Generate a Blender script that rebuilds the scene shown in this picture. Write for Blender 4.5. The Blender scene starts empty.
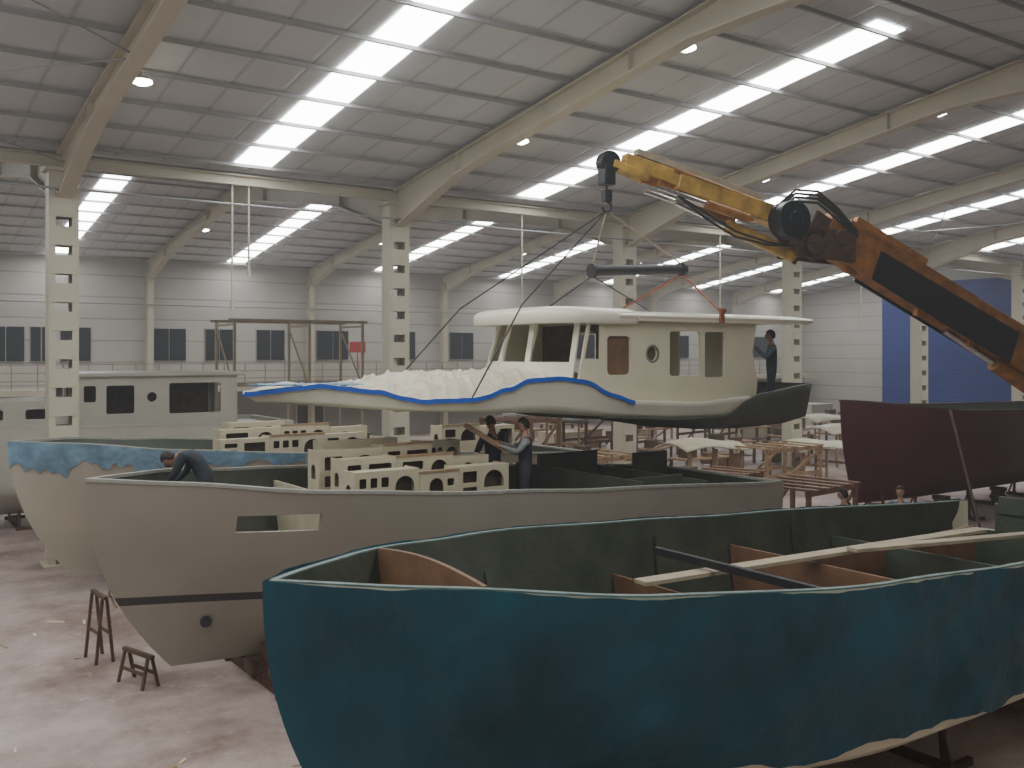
import bpy, bmesh, math, random
from mathutils import Vector, Matrix, noise
random.seed(7)
COL=bpy.context.scene.collection
V=Vector
pi=math.pi
# ------------------------------------------------------------------ helpers
def lerp_tab(tab,x):
    if x<=tab[0][0]: return tab[0][1]
    for (a,b),(c,d) in zip(tab,tab[1:]):
        if x<=c:
            t=(x-a)/(c-a); t=t*t*(3-2*t)*0.5+t*0.5
            return b+(d-b)*t
    return tab[-1][1]
def mat(name,col,rough=.6,var=.10,scale=2.0,bump=0.0,bscale=20,metal=0.0,emit=0.0,spec=.4,fn=None,detail=4,stretch=None):
    m=bpy.data.materials.new(name); m.use_nodes=True
    nt=m.node_tree; N=nt.nodes; L=nt.links
    b=N['Principled BSDF']
    b.inputs['Roughness'].default_value=rough; b.inputs['Metallic'].default_value=metal
    b.inputs['Specular IOR Level'].default_value=spec
    geo=N.new('ShaderNodeNewGeometry')
    n=N.new('ShaderNodeTexNoise'); n.inputs['Scale'].default_value=scale; n.inputs['Detail'].default_value=detail
    L.new(geo.outputs['Position'],n.inputs['Vector'])
    r=N.new('ShaderNodeValToRGB')
    r.color_ramp.elements[0].position=.3; r.color_ramp.elements[1].position=.7
    r.color_ramp.elements[0].color=[c*(1-var) for c in col]+[1]
    r.color_ramp.elements[1].color=[min(1,c*(1+var)) for c in col]+[1]
    L.new(n.outputs['Fac'],r.inputs['Fac'])
    out=r.outputs['Color']
    if fn: out=fn(nt,geo,out,b)
    L.new(out,b.inputs['Base Color'])
    if bump and not b.inputs['Normal'].is_linked:
        n2=N.new('ShaderNodeTexNoise'); n2.inputs['Scale'].default_value=bscale; n2.inputs['Detail'].default_value=4
        vec=geo.outputs['Position']
        if stretch:
            mp=N.new('ShaderNodeMapping'); mp.inputs['Scale'].default_value=stretch; L.new(vec,mp.inputs['Vector']); vec=mp.outputs[0]
        L.new(vec,n2.inputs['Vector'])
        bp=N.new('ShaderNodeBump'); bp.inputs['Strength'].default_value=bump; bp.inputs['Distance'].default_value=.05
        L.new(n2.outputs['Fac'],bp.inputs['Height']); L.new(bp.outputs['Normal'],b.inputs['Normal'])
    if emit:
        L.new(out,b.inputs['Emission Color']); b.inputs['Emission Strength'].default_value=emit
    return m
def ribs(axis,period,depth,dark):
    def f(nt,geo,col,b):
        N=nt.nodes;L=nt.links
        s=N.new('ShaderNodeSeparateXYZ'); L.new(geo.outputs['Position'],s.inputs[0])
        d=N.new('ShaderNodeMath'); d.operation='DIVIDE'; L.new(s.outputs[axis],d.inputs[0]); d.inputs[1].default_value=period
        fr=N.new('ShaderNodeMath'); fr.operation='FRACT'; L.new(d.outputs[0],fr.inputs[0])
        rp=N.new('ShaderNodeValToRGB'); e=rp.color_ramp.elements
        e[0].position=0; e[0].color=(0,0,0,1); e[1].position=.06; e[1].color=(1,1,1,1)
        x=e.new(.94); x.color=(1,1,1,1); x=e.new(1.0); x.color=(0,0,0,1)
        L.new(fr.outputs[0],rp.inputs['Fac'])
        mx=N.new('ShaderNodeMix'); mx.data_type='RGBA'; mx.blend_type='MULTIPLY'
        mx.inputs['Factor'].default_value=dark
        L.new(col,mx.inputs[6]); L.new(rp.outputs['Color'],mx.inputs[7])
        bp=N.new('ShaderNodeBump'); bp.inputs['Strength'].default_value=.6; bp.inputs['Distance'].default_value=depth
        L.new(rp.outputs['Color'],bp.inputs['Height']); L.new(bp.outputs['Normal'],b.inputs['Normal'])
        return mx.outputs[2]
    return f
class MB:
    def __init__(s): s.v=[];s.f=[];s.m=[]
    def add(s,vs,fs,mi=0):
        o=len(s.v); s.v+= [tuple(v) for v in vs]
        for f in fs: s.f.append([o+i for i in f]); s.m.append(mi)
        return s
    def box(s,c,d,mi=0,rz=0,M=None):
        hx,hy,hz=d[0]/2,d[1]/2,d[2]/2
        R=M if M else Matrix.Rotation(rz,3,'Z')
        vs=[V(c)+R@V((x*hx,y*hy,z*hz)) for x in(-1,1) for y in(-1,1) for z in(-1,1)]
        return s.add(vs,[(0,1,3,2),(4,6,7,5),(0,4,5,1),(2,3,7,6),(0,2,6,4),(1,5,7,3)],mi)
    def beam(s,p0,p1,w,h,mi=0,w1=None,h1=None,up=V((0,0,1))):
        p0=V(p0);p1=V(p1); d=(p1-p0).normalized()
        if abs(d.dot(up))>.98: up=V((0,1,0))
        a=d.cross(up).normalized(); b=a.cross(d).normalized()
        w1=w1 or w; h1=h1 or h
        vs=[]
        for p,W,H in((p0,w,h),(p1,w1,h1)):
            for i,j in((-1,-1),(1,-1),(1,1),(-1,1)): vs.append(p+a*i*W/2+b*j*H/2)
        return s.add(vs,[(3,2,1,0),(4,5,6,7),(0,1,5,4),(1,2,6,5),(2,3,7,6),(3,0,4,7)],mi)
    def cyl(s,p0,p1,r0,r1=None,n=12,mi=0):
        p0=V(p0);p1=V(p1); d=(p1-p0).normalized(); up=V((0,0,1))
        if abs(d.dot(up))>.98: up=V((0,1,0))
        a=d.cross(up).normalized(); b=a.cross(d); r1=r0 if r1 is None else r1
        vs=[]
        for p,r in((p0,r0),(p1,r1)):
            for i in range(n):
                t=2*math.pi*i/n; vs.append(p+(a*math.cos(t)+b*math.sin(t))*r)
        fs=[(i,(i+1)%n,n+(i+1)%n,n+i) for i in range(n)]+[tuple(range(n))[::-1],tuple(range(n,2*n))]
        return s.add(vs,fs,mi)
    def path(s,pts,r,n=6,mi=0):
        for a,b in zip(pts,pts[1:]): s.cyl(a,b,r,r,n,mi)
        return s
    def grid(s,rows,mi=0,flip=False):
        n=len(rows[0]); vs=[p for r in rows for p in r]; fs=[]
        for i in range(len(rows)-1):
            for j in range(n-1):
                q=(i*n+j,i*n+j+1,(i+1)*n+j+1,(i+1)*n+j); fs.append(q[::-1] if flip else q)
        return s.add(vs,fs,mi)
    def obj(s,name,mats,parent=None,bevel=0,ang=35,merge=False,recalc=True,solid=0):
        me=bpy.data.meshes.new(name); me.from_pydata(s.v,[],s.f)
        if not isinstance(mats,(list,tuple)): mats=[mats]
        for m in mats: me.materials.append(m)
        for p,i in zip(me.polygons,s.m): p.material_index=i
        bm=bmesh.new(); bm.from_mesh(me)
        if merge: bmesh.ops.remove_doubles(bm,verts=bm.verts,dist=.0006)
        if recalc: bmesh.ops.recalc_face_normals(bm,faces=bm.faces)
        bm.to_mesh(me); bm.free()
        smooth(me,ang)
        o=bpy.data.objects.new(name,me); COL.objects.link(o)
        if bevel:
            b=o.modifiers.new('Bevel','BEVEL'); b.width=bevel; b.segments=2; b.limit_method='ANGLE'
        if solid:
            b=o.modifiers.new('Solid','SOLIDIFY'); b.thickness=solid; b.offset=0
        if parent: attach(o,parent)
        return o
def smooth(me,ang=35):
    for p in me.polygons: p.use_smooth=True
    me.set_sharp_from_angle(angle=math.radians(ang))
def attach(o,parent):
    if not parent.get('_local'):
        off=V(parent.location); p=parent.parent
        while p: off+=V(p.location); p=p.parent
        o.data.transform(Matrix.Translation(-off))
    o.parent=parent
def tag(o,label,cat,group=None,kind=None):
    o['label']=label
    if cat: o['category']=cat
    if group: o['group']=group
    if kind: o['kind']=kind
    return o
def E(name,loc,label,cat,group=None,local=False):
    o=bpy.data.objects.new(name,None); COL.objects.link(o); o.location=loc; o.empty_display_size=.3
    if local: o['_local']=1
    return tag(o,label,cat,group)
def dup(o,loc=None,rz=None,parent=None,label=None,scale=None):
    c=o.copy(); COL.objects.link(c)
    if parent: c.parent=parent
    if loc is not None: c.location=loc
    if rz is not None: c.rotation_euler=(0,0,rz)
    if scale: c.scale=scale
    if label: c['label']=label
    for ch in o.children: dup(ch,parent=c)
    return c
def to_real(o):
    dg=bpy.context.evaluated_depsgraph_get(); dg.update()
    me=bpy.data.meshes.new_from_object(o.evaluated_get(dg))
    o.modifiers.clear(); o.data=me; return me
def cut(objs,boxes):
    for c,d in boxes:
        k=MB().box(c,d).obj('cutter',[M_cream])
        for o in objs:
            md=o.modifiers.new('B','BOOLEAN'); md.operation='DIFFERENCE'; md.object=k; md.solver='EXACT'
            me=to_real(o); smooth(me)
        bpy.data.objects.remove(k)
def rrect(x0,y0,x1,y1,r=.04,n=4):
    pts=[]
    for cx,cy,a in((x1-r,y1-r,0),(x0+r,y1-r,90),(x0+r,y0+r,180),(x1-r,y0+r,270)):
        for i in range(n+1):
            t=math.radians(a+90*i/n); pts.append((cx+r*math.cos(t),cy+r*math.sin(t)))
    return pts
def circ(x,y,r,n=20): return [(x+r*math.cos(2*math.pi*i/n),y+r*math.sin(2*math.pi*i/n)) for i in range(n)]
def plate(name,outline,holes,th,m,M,parent=None):
    cu=bpy.data.curves.new(name,'CURVE'); cu.dimensions='2D'; cu.fill_mode='BOTH'; cu.extrude=th/2
    for pts in [outline]+holes:
        sp=cu.splines.new('POLY'); sp.points.add(len(pts)-1)
        for i,p in enumerate(pts): sp.points[i].co=(p[0],p[1],0,1)
        sp.use_cyclic_u=True
    t=bpy.data.objects.new('t',cu); COL.objects.link(t)
    dg=bpy.context.evaluated_depsgraph_get(); dg.update()
    me=bpy.data.meshes.new_from_object(t.evaluated_get(dg)); bpy.data.objects.remove(t)
    me.transform(M); me.materials.clear(); me.materials.append(m)
    for p in me.polygons: p.use_smooth=False; p.material_index=0
    o=bpy.data.objects.new(name,me); COL.objects.link(o)
    if parent: attach(o,parent)
    return o
def MXZ(y): return Matrix(((1,0,0,0),(0,0,-1,y),(0,1,0,0),(0,0,0,1)))
def MYZ(x): return Matrix(((0,0,1,x),(1,0,0,0),(0,1,0,0),(0,0,0,1)))
# ------------------------------------------------------------------ materials
def floor_fn(nt,geo,col,b):
    N=nt.nodes;L=nt.links
    n=N.new('ShaderNodeTexNoise'); n.inputs['Scale'].default_value=.45; n.inputs['Detail'].default_value=9; n.inputs['Roughness'].default_value=.7
    L.new(geo.outputs['Position'],n.inputs['Vector'])
    r=N.new('ShaderNodeValToRGB'); e=r.color_ramp.elements
    e[0].position=.36; e[0].color=(.22,.15,.13,1); e[1].position=.62; e[1].color=(.52,.425,.39,1)
    L.new(n.outputs['Fac'],r.inputs['Fac'])
    v=N.new('ShaderNodeTexNoise'); v.inputs['Scale'].default_value=4; v.inputs['Detail'].default_value=12; v.inputs['Roughness'].default_value=.8
    L.new(geo.outputs['Position'],v.inputs['Vector'])
    r2=N.new('ShaderNodeValToRGB'); r2.color_ramp.elements[0].position=.56; r2.color_ramp.elements[1].position=.70
    L.new(v.outputs['Fac'],r2.inputs['Fac'])
    mx=N.new('ShaderNodeMix'); mx.data_type='RGBA'; L.new(r2.outputs['Color'],mx.inputs['Factor'])
    L.new(r.outputs['Color'],mx.inputs[6]); mx.inputs[7].default_value=(.62,.55,.51,1)
    return mx.outputs[2]
M_floor=mat('dusty_concrete',(.45,.36,.33),.55,bump=.2,bscale=8,fn=floor_fn)
M_ceil=mat('roof_sheet',(.53,.54,.55),.55,.07,.6,fn=ribs(0,1.0,.03,.25))
M_wall=mat('white_wall_panel',(.45,.43,.39),.6,.06,.4,fn=ribs(2,1.0,.02,.35))
M_wall2=mat('lower_wall_plaster',(.30,.275,.24),.8,.12,.5)
M_blue=mat('blue_wall_cladding',(.008,.03,.22),.6,.1,.5,fn=ribs(2,.6,.03,.45))
M_steel=mat('cream_painted_steel',(.52,.48,.37),.45,.06,1)
M_purlin=mat('grey_purlin_steel',(.28,.28,.27),.5,.08,1)
M_sky=mat('translucent_roof_sheet',(.95,.98,1.0),.5,.03,1,emit=15)
M_lamp=mat('lamp_glow',(1,.93,.80),.5,.0,1,emit=30)
M_lampb=mat('lamp_housing',(.5,.5,.5),.4,.05,1,metal=.6)
M_glass=mat('dark_window_glass',(.018,.023,.027),.3,.1,.5,spec=.3)
M_frame=mat('white_window_frame',(.40,.39,.36),.5)
M_rail=mat('railing_steel',(.30,.20,.17),.5)
M_cream=mat('cream_gelcoat',(.70,.65,.48),.3,.05,1.5,bump=.05,bscale=3)
M_cream2=mat('pale_cream_gelcoat',(.74,.70,.57),.3,.05,1.5,bump=.05,bscale=3)
M_white=mat('grey_white_gelcoat',(.50,.48,.41),.4,.06,1.5)
M_furn=mat('cream_lacquered_plywood',(.54,.48,.34),.5,.08,3)
M_dark=mat('dark_rubber',(.02,.02,.022),.6)
M_olive=mat('raw_olive_fibreglass',(.050,.058,.040),.6,.25,2.2,bump=.25,bscale=9)
M_oliveout=mat('raw_grey_green_fibreglass',(.060,.068,.052),.5,.2,2.0,bump=.1,bscale=7)
M_rim=mat('pale_green_laminate_edge',(.13,.18,.165),.55,.3,6)
M_rim2=mat('grey_laminate_edge',(.28,.28,.24),.5,.15,6)
def stripe(nt,geo,col,b):
    N=nt.nodes;L=nt.links
    s=N.new('ShaderNodeSeparateXYZ'); L.new(geo.outputs['Position'],s.inputs[0])
    r=N.new('ShaderNodeValToRGB'); r.color_ramp.interpolation='CONSTANT'; e=r.color_ramp.elements
    mp=N.new('ShaderNodeMapRange'); mp.inputs[1].default_value=0; mp.inputs[2].default_value=4; L.new(s.outputs[2],mp.inputs[0])
    e[0].position=0; e[0].color=(0,0,0,1); e[1].position=1.26/4; e[1].color=(1,1,1,1); x=e.new(1.37/4); x.color=(0,0,0,1)
    L.new(mp.outputs[0],r.inputs['Fac'])
    mx=N.new('ShaderNodeMix'); mx.data_type='RGBA'; L.new(r.outputs['Color'],mx.inputs['Factor']); L.new(col,mx.inputs[6]); mx.inputs[7].default_value=(.03,.027,.027,1)
    return mx.outputs[2]
M_hull2=mat('grey_beige_hull_with_dark_line',(.255,.23,.185),.38,.07,.9,fn=stripe)
M_hull1=mat('pale_beige_hull',(.37,.335,.265),.42,.07,.9)
M_maroon=mat('maroon_hull',(.085,.011,.017),.5,.15,.8)
M_film=mat('teal_blue_protective_film',(.005,.060,.088),.36,.32,.9,bump=1.0,bscale=2.2,stretch=(1.6,1.6,.7))
M_film2=mat('light_blue_protective_film',(.14,.25,.34),.35,.35,3,bump=.8,bscale=5)
M_tape=mat('blue_masking_tape',(.01,.09,.48),.5,.1,5)
M_cloth=mat('cream_dust_sheet',(.60,.54,.42),.45,.08,4,bump=.7,bscale=5,stretch=(1,2.5,1))
M_wood=mat('pine_wood',(.34,.22,.12),.6,.22,5)
M_ply=mat('reddish_plywood',(.18,.095,.052),.6,.25,3)
M_plank=mat('pale_plank',(.38,.32,.22),.65,.15,4)
M_woodd=mat('dark_old_wood',(.10,.065,.04),.8,.3,5)
M_rust=mat('rusty_steel',(.085,.042,.027),.8,.4,9)
M_red=mat('red_paint',(.40,.03,.025),.5)
M_yel=mat('crane_yellow_paint',(.48,.29,.055),.5,.38,4)
M_org=mat('crane_orange_paint',(.33,.135,.025),.5,.38,4)
M_blk=mat('crane_black_panel',(.012,.013,.018),.35)
M_chrome=mat('chrome_rod',(.6,.6,.6),.2,metal=1.0)
M_rope=mat('pale_rope',(.38,.32,.23),.9)
M_strap=mat('orange_lifting_strap',(.26,.075,.03),.7)
M_skin=mat('skin',(.36,.20,.135),.5,.05,20)
M_hair=mat('dark_hair',(.015,.012,.01),.6)
M_shoe=mat('black_shoe',(.02,.02,.02),.5)
M_navy=mat('dark_navy_cloth',(.018,.022,.032),.8,.2,8,bump=.3,bscale=12)
M_grey=mat('grey_knit',(.23,.24,.24),.85,.12,10,bump=.3,bscale=14)
M_bluegrey=mat('blue_grey_cloth',(.10,.13,.18),.85,.12,10)
M_jean=mat('dark_trousers',(.03,.034,.045),.85,.2,8)
M_brown=mat('brown_cloth',(.10,.07,.05),.85,.2,8)
# ------------------------------------------------------------------ the hall
S=8.0; YV=22.1; YN=-2.1; YF=46.4; ZE=8.8; PT=.15; X0=-14.0; X1=60.0
R1=(YN+YV)/2; R2=(YV+YF)/2
def roofz(y):
    if y<=YV: return ZE+PT*(min(y-YN,YV-y))
    return ZE+PT*(min(y-YV,YF-y))
def st(o,label): return tag(o,label,None,kind='structure')
st(MB().box(((X0+X1)/2,(YN+YF)/2,-.1),(X1-X0,YF-YN,.2)).obj('floor',M_floor),'dusty pinkish concrete workshop floor')
mb=MB()
ys=[YN,R1,YV,R2,YF]
for a,b in zip(ys,ys[1:]):
    za,zb=roofz(a),roofz(b)
    mb.add([(X0,a,za),(X1,a,za),(X1,b,zb),(X0,b,zb),(X0,a,za+.15),(X1,a,za+.15),(X1,b,zb+.15),(X0,b,zb+.15)],
           [(0,3,2,1),(4,5,6,7),(0,1,5,4),(1,2,6,5),(2,3,7,6),(3,0,4,7)])
st(mb.obj('ceiling',M_ceil,recalc=True),'grey sheet metal double gable roof')
def wall_gable(x,name,label):
    o=plate(name,[(YN,0),(YF,0),(YF,ZE),(R2,roofz(R2)),(YV,ZE),(R1,roofz(R1)),(YN,ZE)],[],.3,M_wall,MYZ(x)); st(o,label)
wall_gable(X1+.15,'wall_right','white panelled gable end wall')
wall_gable(X0-.15,'wall_left','white panelled gable end wall')
st(MB().box(((X0+X1)/2,YF+.15,ZE/2),(X1-X0,.3,ZE)).obj('wall_back',M_wall),'white panelled long wall with upper windows')
st(MB().box(((X0+X1)/2,YN-.15,ZE/2),(X1-X0,.3,ZE)).obj('wall_front',M_wall),'white panelled long wall')
st(MB().box(((X0+X1)/2,YF-.06,1.35),(X1-X0,.1,2.7)).obj('baseboard_back',M_wall2),'plastered lower part of the long wall')
st(MB().box((X1-.1,34.6,4.6),(.15,10.0,9.2)).obj('door_1',M_blue),'large blue ribbed hangar door')
st(MB().box((26,YF-.9,2.75),(66,1.8,.25)).obj('trim_1',M_steel),'cream walkway slab along the wall')
mb=MB(); 
for i in range(0,60):
    x=-5+i*1.0; mb.box((x,YF-1.7,3.4),(.04,.04,1.1))
for z in(3.25,3.6,3.95): mb.box((24.5,YF-1.7,z),(59,.04,.04))
tag(mb.obj('walkway_railing',M_rail),'thin steel railing along the upper walkway','railing')
wn=0
for x,w in((6.0,1.5),(7.4,.9),(8.8,1.3),(12.9,1.6),(15.3,1.4),(17.9,1.5),(21.3,1.8),(25.5,1.5),(29.3,1.6),(34,1.5),(38.5,1.5),(43,1.5),(46.9,1.5),(50,1.5),(55.0,1.7)):
    wn+=1
    o=MB().box((x,YF-.03,4.85),(w,.06,1.6),1).box((x-w/4,YF-.08,4.85),(w/2-.05,.03,1.5),0).box((x+w/4,YF-.08,4.85),(w/2-.05,.03,1.5),0).obj('window_%d'%wn,[M_glass,M_frame])
    st(o,'dark two-pane office window with pale frame')
for i,x in enumerate((20,33,45)):
    st(MB().box((x,YF-.14,1.1),(1.6,.06,2.2),0).box((x,YF-.18,1.1),(1.4,.04,2.0),1).obj('door_%d'%(i+2),[M_frame,M_woodd]),'dark lower door in the long wall')
# skylights
for k in range(-2,7):
    x=7.93+8*k
    spans=[(R1+.35,YV-.45),(R2+.4,YF-.6)]
    if k<=0: spans.append((YN+.6,R1-.4))  # unseen strips on the near slope, kept for the light they add
    for a,b in spans:
        wn+=1
        z0,z1=roofz(a)-.02,roofz(b)-.02; w=.44
        mb=MB().add([(x-w,a,z0),(x+w,a,z0),(x+w,b,z1),(x-w,b,z1)],[(0,3,2,1)])
        st(mb.obj('window_%d'%wn,M_sky,recalc=False),'bright translucent roof light strip')
def purlin(y):
    z=roofz(y)
    o=MB().box(((X0+X1)/2,y,z-.075),(X1-X0-.02,.02,.07)).box(((X0+X1)/2,y+.02,z-.11),(X1-X0-.02,.045,.012)).obj('roof_purlin',M_purlin)
    tag(o,'long grey steel purlin under the roof sheets','purlin','roof purlins')
for a,b in zip(ys,ys[1:]):
    for i in range(9): purlin(a+.55+(b-a-1.1)*i/8)
def rafter(x,ya,yb):
    ym=(ya+yb)/2; n=16; top=[];bot=[]
    for i in range(n+1):
        y=ya+.15+(yb-ya-.3)*i/n; e=min(y-ya,yb-y); 
        d=.42+max(0,(3.4-e)/3.4)*.55+max(0,1-abs(y-ym)/1.5)*.2
        z=roofz(y)-.14; top.append(V((x,y,z))); bot.append(V((x,y,z-d)))
    mb=MB()
    for i in range(n):
        mb.beam(top[i],top[i+1],.30,.025); mb.beam(bot[i],bot[i+1],.30,.03)
        for sx in(-.012,.012):
            mb.add([top[i]+V((sx,0,0)),top[i+1]+V((sx,0,0)),bot[i+1]+V((sx,0,0)),bot[i]+V((sx,0,0))],[(0,1,2,3)])
        if i%4==2: mb.box(((top[i]+bot[i])/2),(.28,.015,(top[i]-bot[i]).length-.02))
    tag(mb.obj('roof_rafter',M_steel),'cream painted tapered steel roof beam','roof beam','roof beams')
for k in range(-2,7):
    x=3.93+8*k
    rafter(x,YN,YV); rafter(x,YV,YF)
col=E('steel_column',(3.93-8,YV,0),'cream laced steel column with batten plates','column','columns between the two bays',local=True)
mb=MB()
for sx in(-.27,.27):
    mb.box((sx,0,4.2),(.03,.42,8.4)); 
    for sy in(-.2,.2): mb.box((sx*.84,sy,4.2),(.13,.03,8.4))
mb.obj('chord_pair',M_steel,col)
mb=MB()
for i in range(14):
    z=.35+i*.6
    for sy in(-.22,.22): mb.box((0,sy,z),(.5,.015,.40))
mb.obj('batten_plates',M_steel,col)
MB().box((0,0,.02),(.8,.7,.04)).box((0,0,8.35),(.75,.6,.08)).obj('end_plates',M_steel,col)
for k in range(0,7): dup(col,(3.93+8*k,YV,0))
wc=MB().box((0,0,4.2),(.02,.4,8.4)).box((0,-.2,4.2),(.28,.025,8.4)).box((0,.2,4.2),(.28,.025,8.4)).box((0,0,.02),(.5,.6,.04)).obj('wall_column',M_steel)
tag(wc,'cream steel I column against the long wall','column','columns along the long wall'); wc.location=(3.93,YF-.35,0)
for k in range(-2,7):
    if k!=0: dup(wc,(3.93+8*k,YF-.35,0))
tag(MB().box((23,YV,8.66),(73.9,.20,.025)).box((23,YV,8.55),(73.9,.015,.22)).box((23,YV,8.44),(73.9,.18,.02)).obj('valley_beam',M_steel),'cream steel beam under the roof valley','beam')
tag(MB().cyl((X0,YV-.5,7.9),(X1,YV-.5,7.9),.025).obj('service_pipe',M_purlin),'long grey service pipe below the roof valley','pipe')
tag(MB().cyl((X0,YF-.7,6.7),(X1,YF-.7,6.7),.04).obj('service_pipe',M_purlin),'long grey service pipe along the wall','pipe')
for x in(7.6,8.0,16.0,24.2,32.0):
    tag(MB().cyl((x,YV,8.43),(x,YV,5.6 if x!=8.0 else 6.4),.025).cyl((x,YV,5.7 if x!=8.0 else 6.5),(x,YV,5.5 if x!=8.0 else 6.3),.05).obj('drop_pipe',M_steel),'thin pale pipe hanging from the roof valley','pipe','drop pipes')
for k,(ya,yb) in ((-1,(YV-6,YV-.4)),(-1,(R1+.5,YV-6)),(3,(YV-6,YV-.4))):
    xa=3.93+8*k; xb=xa+8
    for p,q,dz in(((xa,ya),(xb,yb),0),((xa,yb),(xb,ya),.06)):
        tag(MB().cyl((p[0],p[1],roofz(p[1])-.4-dz),(q[0],q[1],roofz(q[1])-.4-dz),.015,n=6).obj('bracing_rod',M_purlin),'thin diagonal steel bracing rod under the roof','bracing rod','bracing rods')
# high-bay lamps
lamp=E('high_bay_lamp',(0,0,0),'small round glowing industrial ceiling lamp','ceiling lamp','high bay lamps',local=True)
MB().cyl((0,0,.10),(0,0,.02),.10,.17,20).cyl((0,0,.30),(0,0,.10),.02,.02,8).obj('lamp_shade',M_lampb,lamp)
MB().cyl((0,0,.02),(0,0,-.015),.17,.17,20).cyl((0,0,-.015),(0,0,-.06),.17,.07,20).obj('lamp_bulb',M_lamp,lamp)
first=True
for k in range(-1,6):
    for y in(12,17,32,39):
        p=(3.93+8*k+.35,y,roofz(y)-.44)
        if first: lamp.location=p; first=False
        else: dup(lamp,p)
# ------------------------------------------------------------------ hull
def plan(u):
    b=1-(1-min(u/.42,1))**2.3
    if u>.55: b*=1-.12*((u-.55)/.45)**1.6
    return b
def sm(t): t=max(0,min(1,t)); return t*t*(3-2*t)
class Hull:
    def __init__(s,bx,yc,L,B,sheer,K=.28,rake=1.05):
        s.bx,s.yc,s.L,s.B,s.sheer,s.K,s.rake=bx,yc,L,B,sheer,K,rake
    def pt(s,u,v,side=1,t=0):
        v=max(0.0,min(1.0,v)); u=max(0.0,min(1.0,u))
        xs=s.rake*(1-v)**2.2
        x=xs+u*(s.L-xs); zs=lerp_tab(s.sheer,x); zk=s.K+.10*(1-u)**6
        z=zk+v*(zs-zk)
        w=sm(u/.45)
        m=.9*(v/.3)**.75 if v<.3 else .9+.1*math.sin((v-.3)/.7*math.pi/2)
        f=v**.78
        y=s.B*plan(u)*(w*m+(1-w)*f)
        if t:
            y*=(s.B-t)/s.B; x+=1.5*t*(1-u)-t*u
            z=zk+1.5*t+v*(zs-zk-1.5*t)
        return V((s.bx+x,s.yc+side*y,z))
    def _scan(s,x):
        for i in range(81):
            v=i/80; xs=s.rake*(1-v)**2.2; u=(x-xs)/(s.L-xs)
            if u<0: continue
            yield s.pt(min(1,u),v)
    def half(s,x,z):
        for p in s._scan(x):
            if p.z>=z: return abs(p.y-s.yc)
        return s.B*plan(x/s.L)
    def zat(s,x,y):
        for p in s._scan(x):
            if abs(p.y-s.yc)>=y: return p.z
        return 1.0
    def keel(s,x):
        for p in s._scan(x): return p.z
    def shell(s,mo,mi,mr,par,t=.06,cuts=[],gw=.09,gh=.04):
        us=[(i/52)**1.7 for i in range(53)]; vs=[0,.02,.05,.09,.14,.2,.26,.32,.4,.5,.6,.7,.8,.9,.96,1]
        mb=MB()
        O={};I={}
        for sd in(1,-1):
            O[sd]=[[s.pt(u,v,sd) for v in vs] for u in us]; I[sd]=[[s.pt(u,v,sd,t) for v in vs] for u in us]
            mb.grid(O[sd],0,sd<0); mb.grid(I[sd],1,sd>0)
            mb.grid([[O[sd][i][-1],I[sd][i][-1]] for i in range(len(us))],2,sd<0)
        mb.grid([[O[-1][-1][j],O[1][-1][j]] for j in range(len(vs))],0)
        mb.grid([[I[-1][-1][j],I[1][-1][j]] for j in range(len(vs))],1)
        mb.grid([[O[-1][-1][-1],O[1][-1][-1]],[I[-1][-1][-1],I[1][-1][-1]]],2)
        o=mb.obj('hull_shell',[mo,mi,mr],par,merge=True,ang=50)
        pth=[s.pt(u,1,1,t/2) for u in us[::-1]]+[s.pt(u,1,-1,t/2) for u in us[1:]]
        g=sweep(pth,gw,gh,True).obj('gunwale',mr,par,ang=60)
        if cuts: cut([o,g],cuts)
        return o,g
    def sole(s,z,m,par,name='cabin_sole'):
        rows=[]
        for i in range(30):
            x=1.2+ (s.L-1.4)*i/29; h=max(.02,s.half(x,z)-.10)
            rows.append([V((s.bx+x,s.yc-h,z)),V((s.bx+x,s.yc+h,z))])
        return MB().grid(rows).obj(name,m,par)
    def film(s,m,par,zb,uend=1.0,name='protective_film',amp=.012,rag=.10,rf=14):
        mb=MB()
        us=[(i/150)**1.5*uend for i in range(151)]
        for sd in(1,-1):
            rows=[]
            for u in us:
                row=[]; fade=min(1,u/.035)
                ztop=s.pt(u,1).z; zk=s.pt(u,0).z
                v0=min(.95,max(.06,(zb+rag*noise.noise(V((u*rf,sd*fade,0)))+rag*.5*noise.noise(V((u*rf*3.7,sd*fade,5)))-zk)/(ztop-zk)))
                for j in range(23):
                    v=v0+(1-v0)*j/22; p=s.pt(u,v,sd)
                    r1=1-abs(noise.noise(V((p.x*2.2+p.z*.9,p.z*.5,sd*3))))*2.2
                    r2=1-abs(noise.noise(V((p.x*1.1-p.z*1.3,p.z*.9,sd*5))))*2.2
                    k=.02+fade*(amp*noise.noise(V((p.x*1.3,p.z*1.2,sd)))+amp*.45*max(0,r1)+amp*.35*max(0,r2))
                    k=max(.010,k)
                    q=V((p.x-k*1.5*(1-u)**3, s.yc+(p.y-s.yc)*(1+k/s.B)+sd*k*.5*fade, p.z+.012*(j==22)+fade*.012*noise.noise(V((u*60,sd,7)))*(j==22)))
                    row.append(q)
                rows.append(row)
            mb.grid(rows,0,sd<0)
        return mb.obj(name,m,par,ang=70,merge=True)
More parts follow.
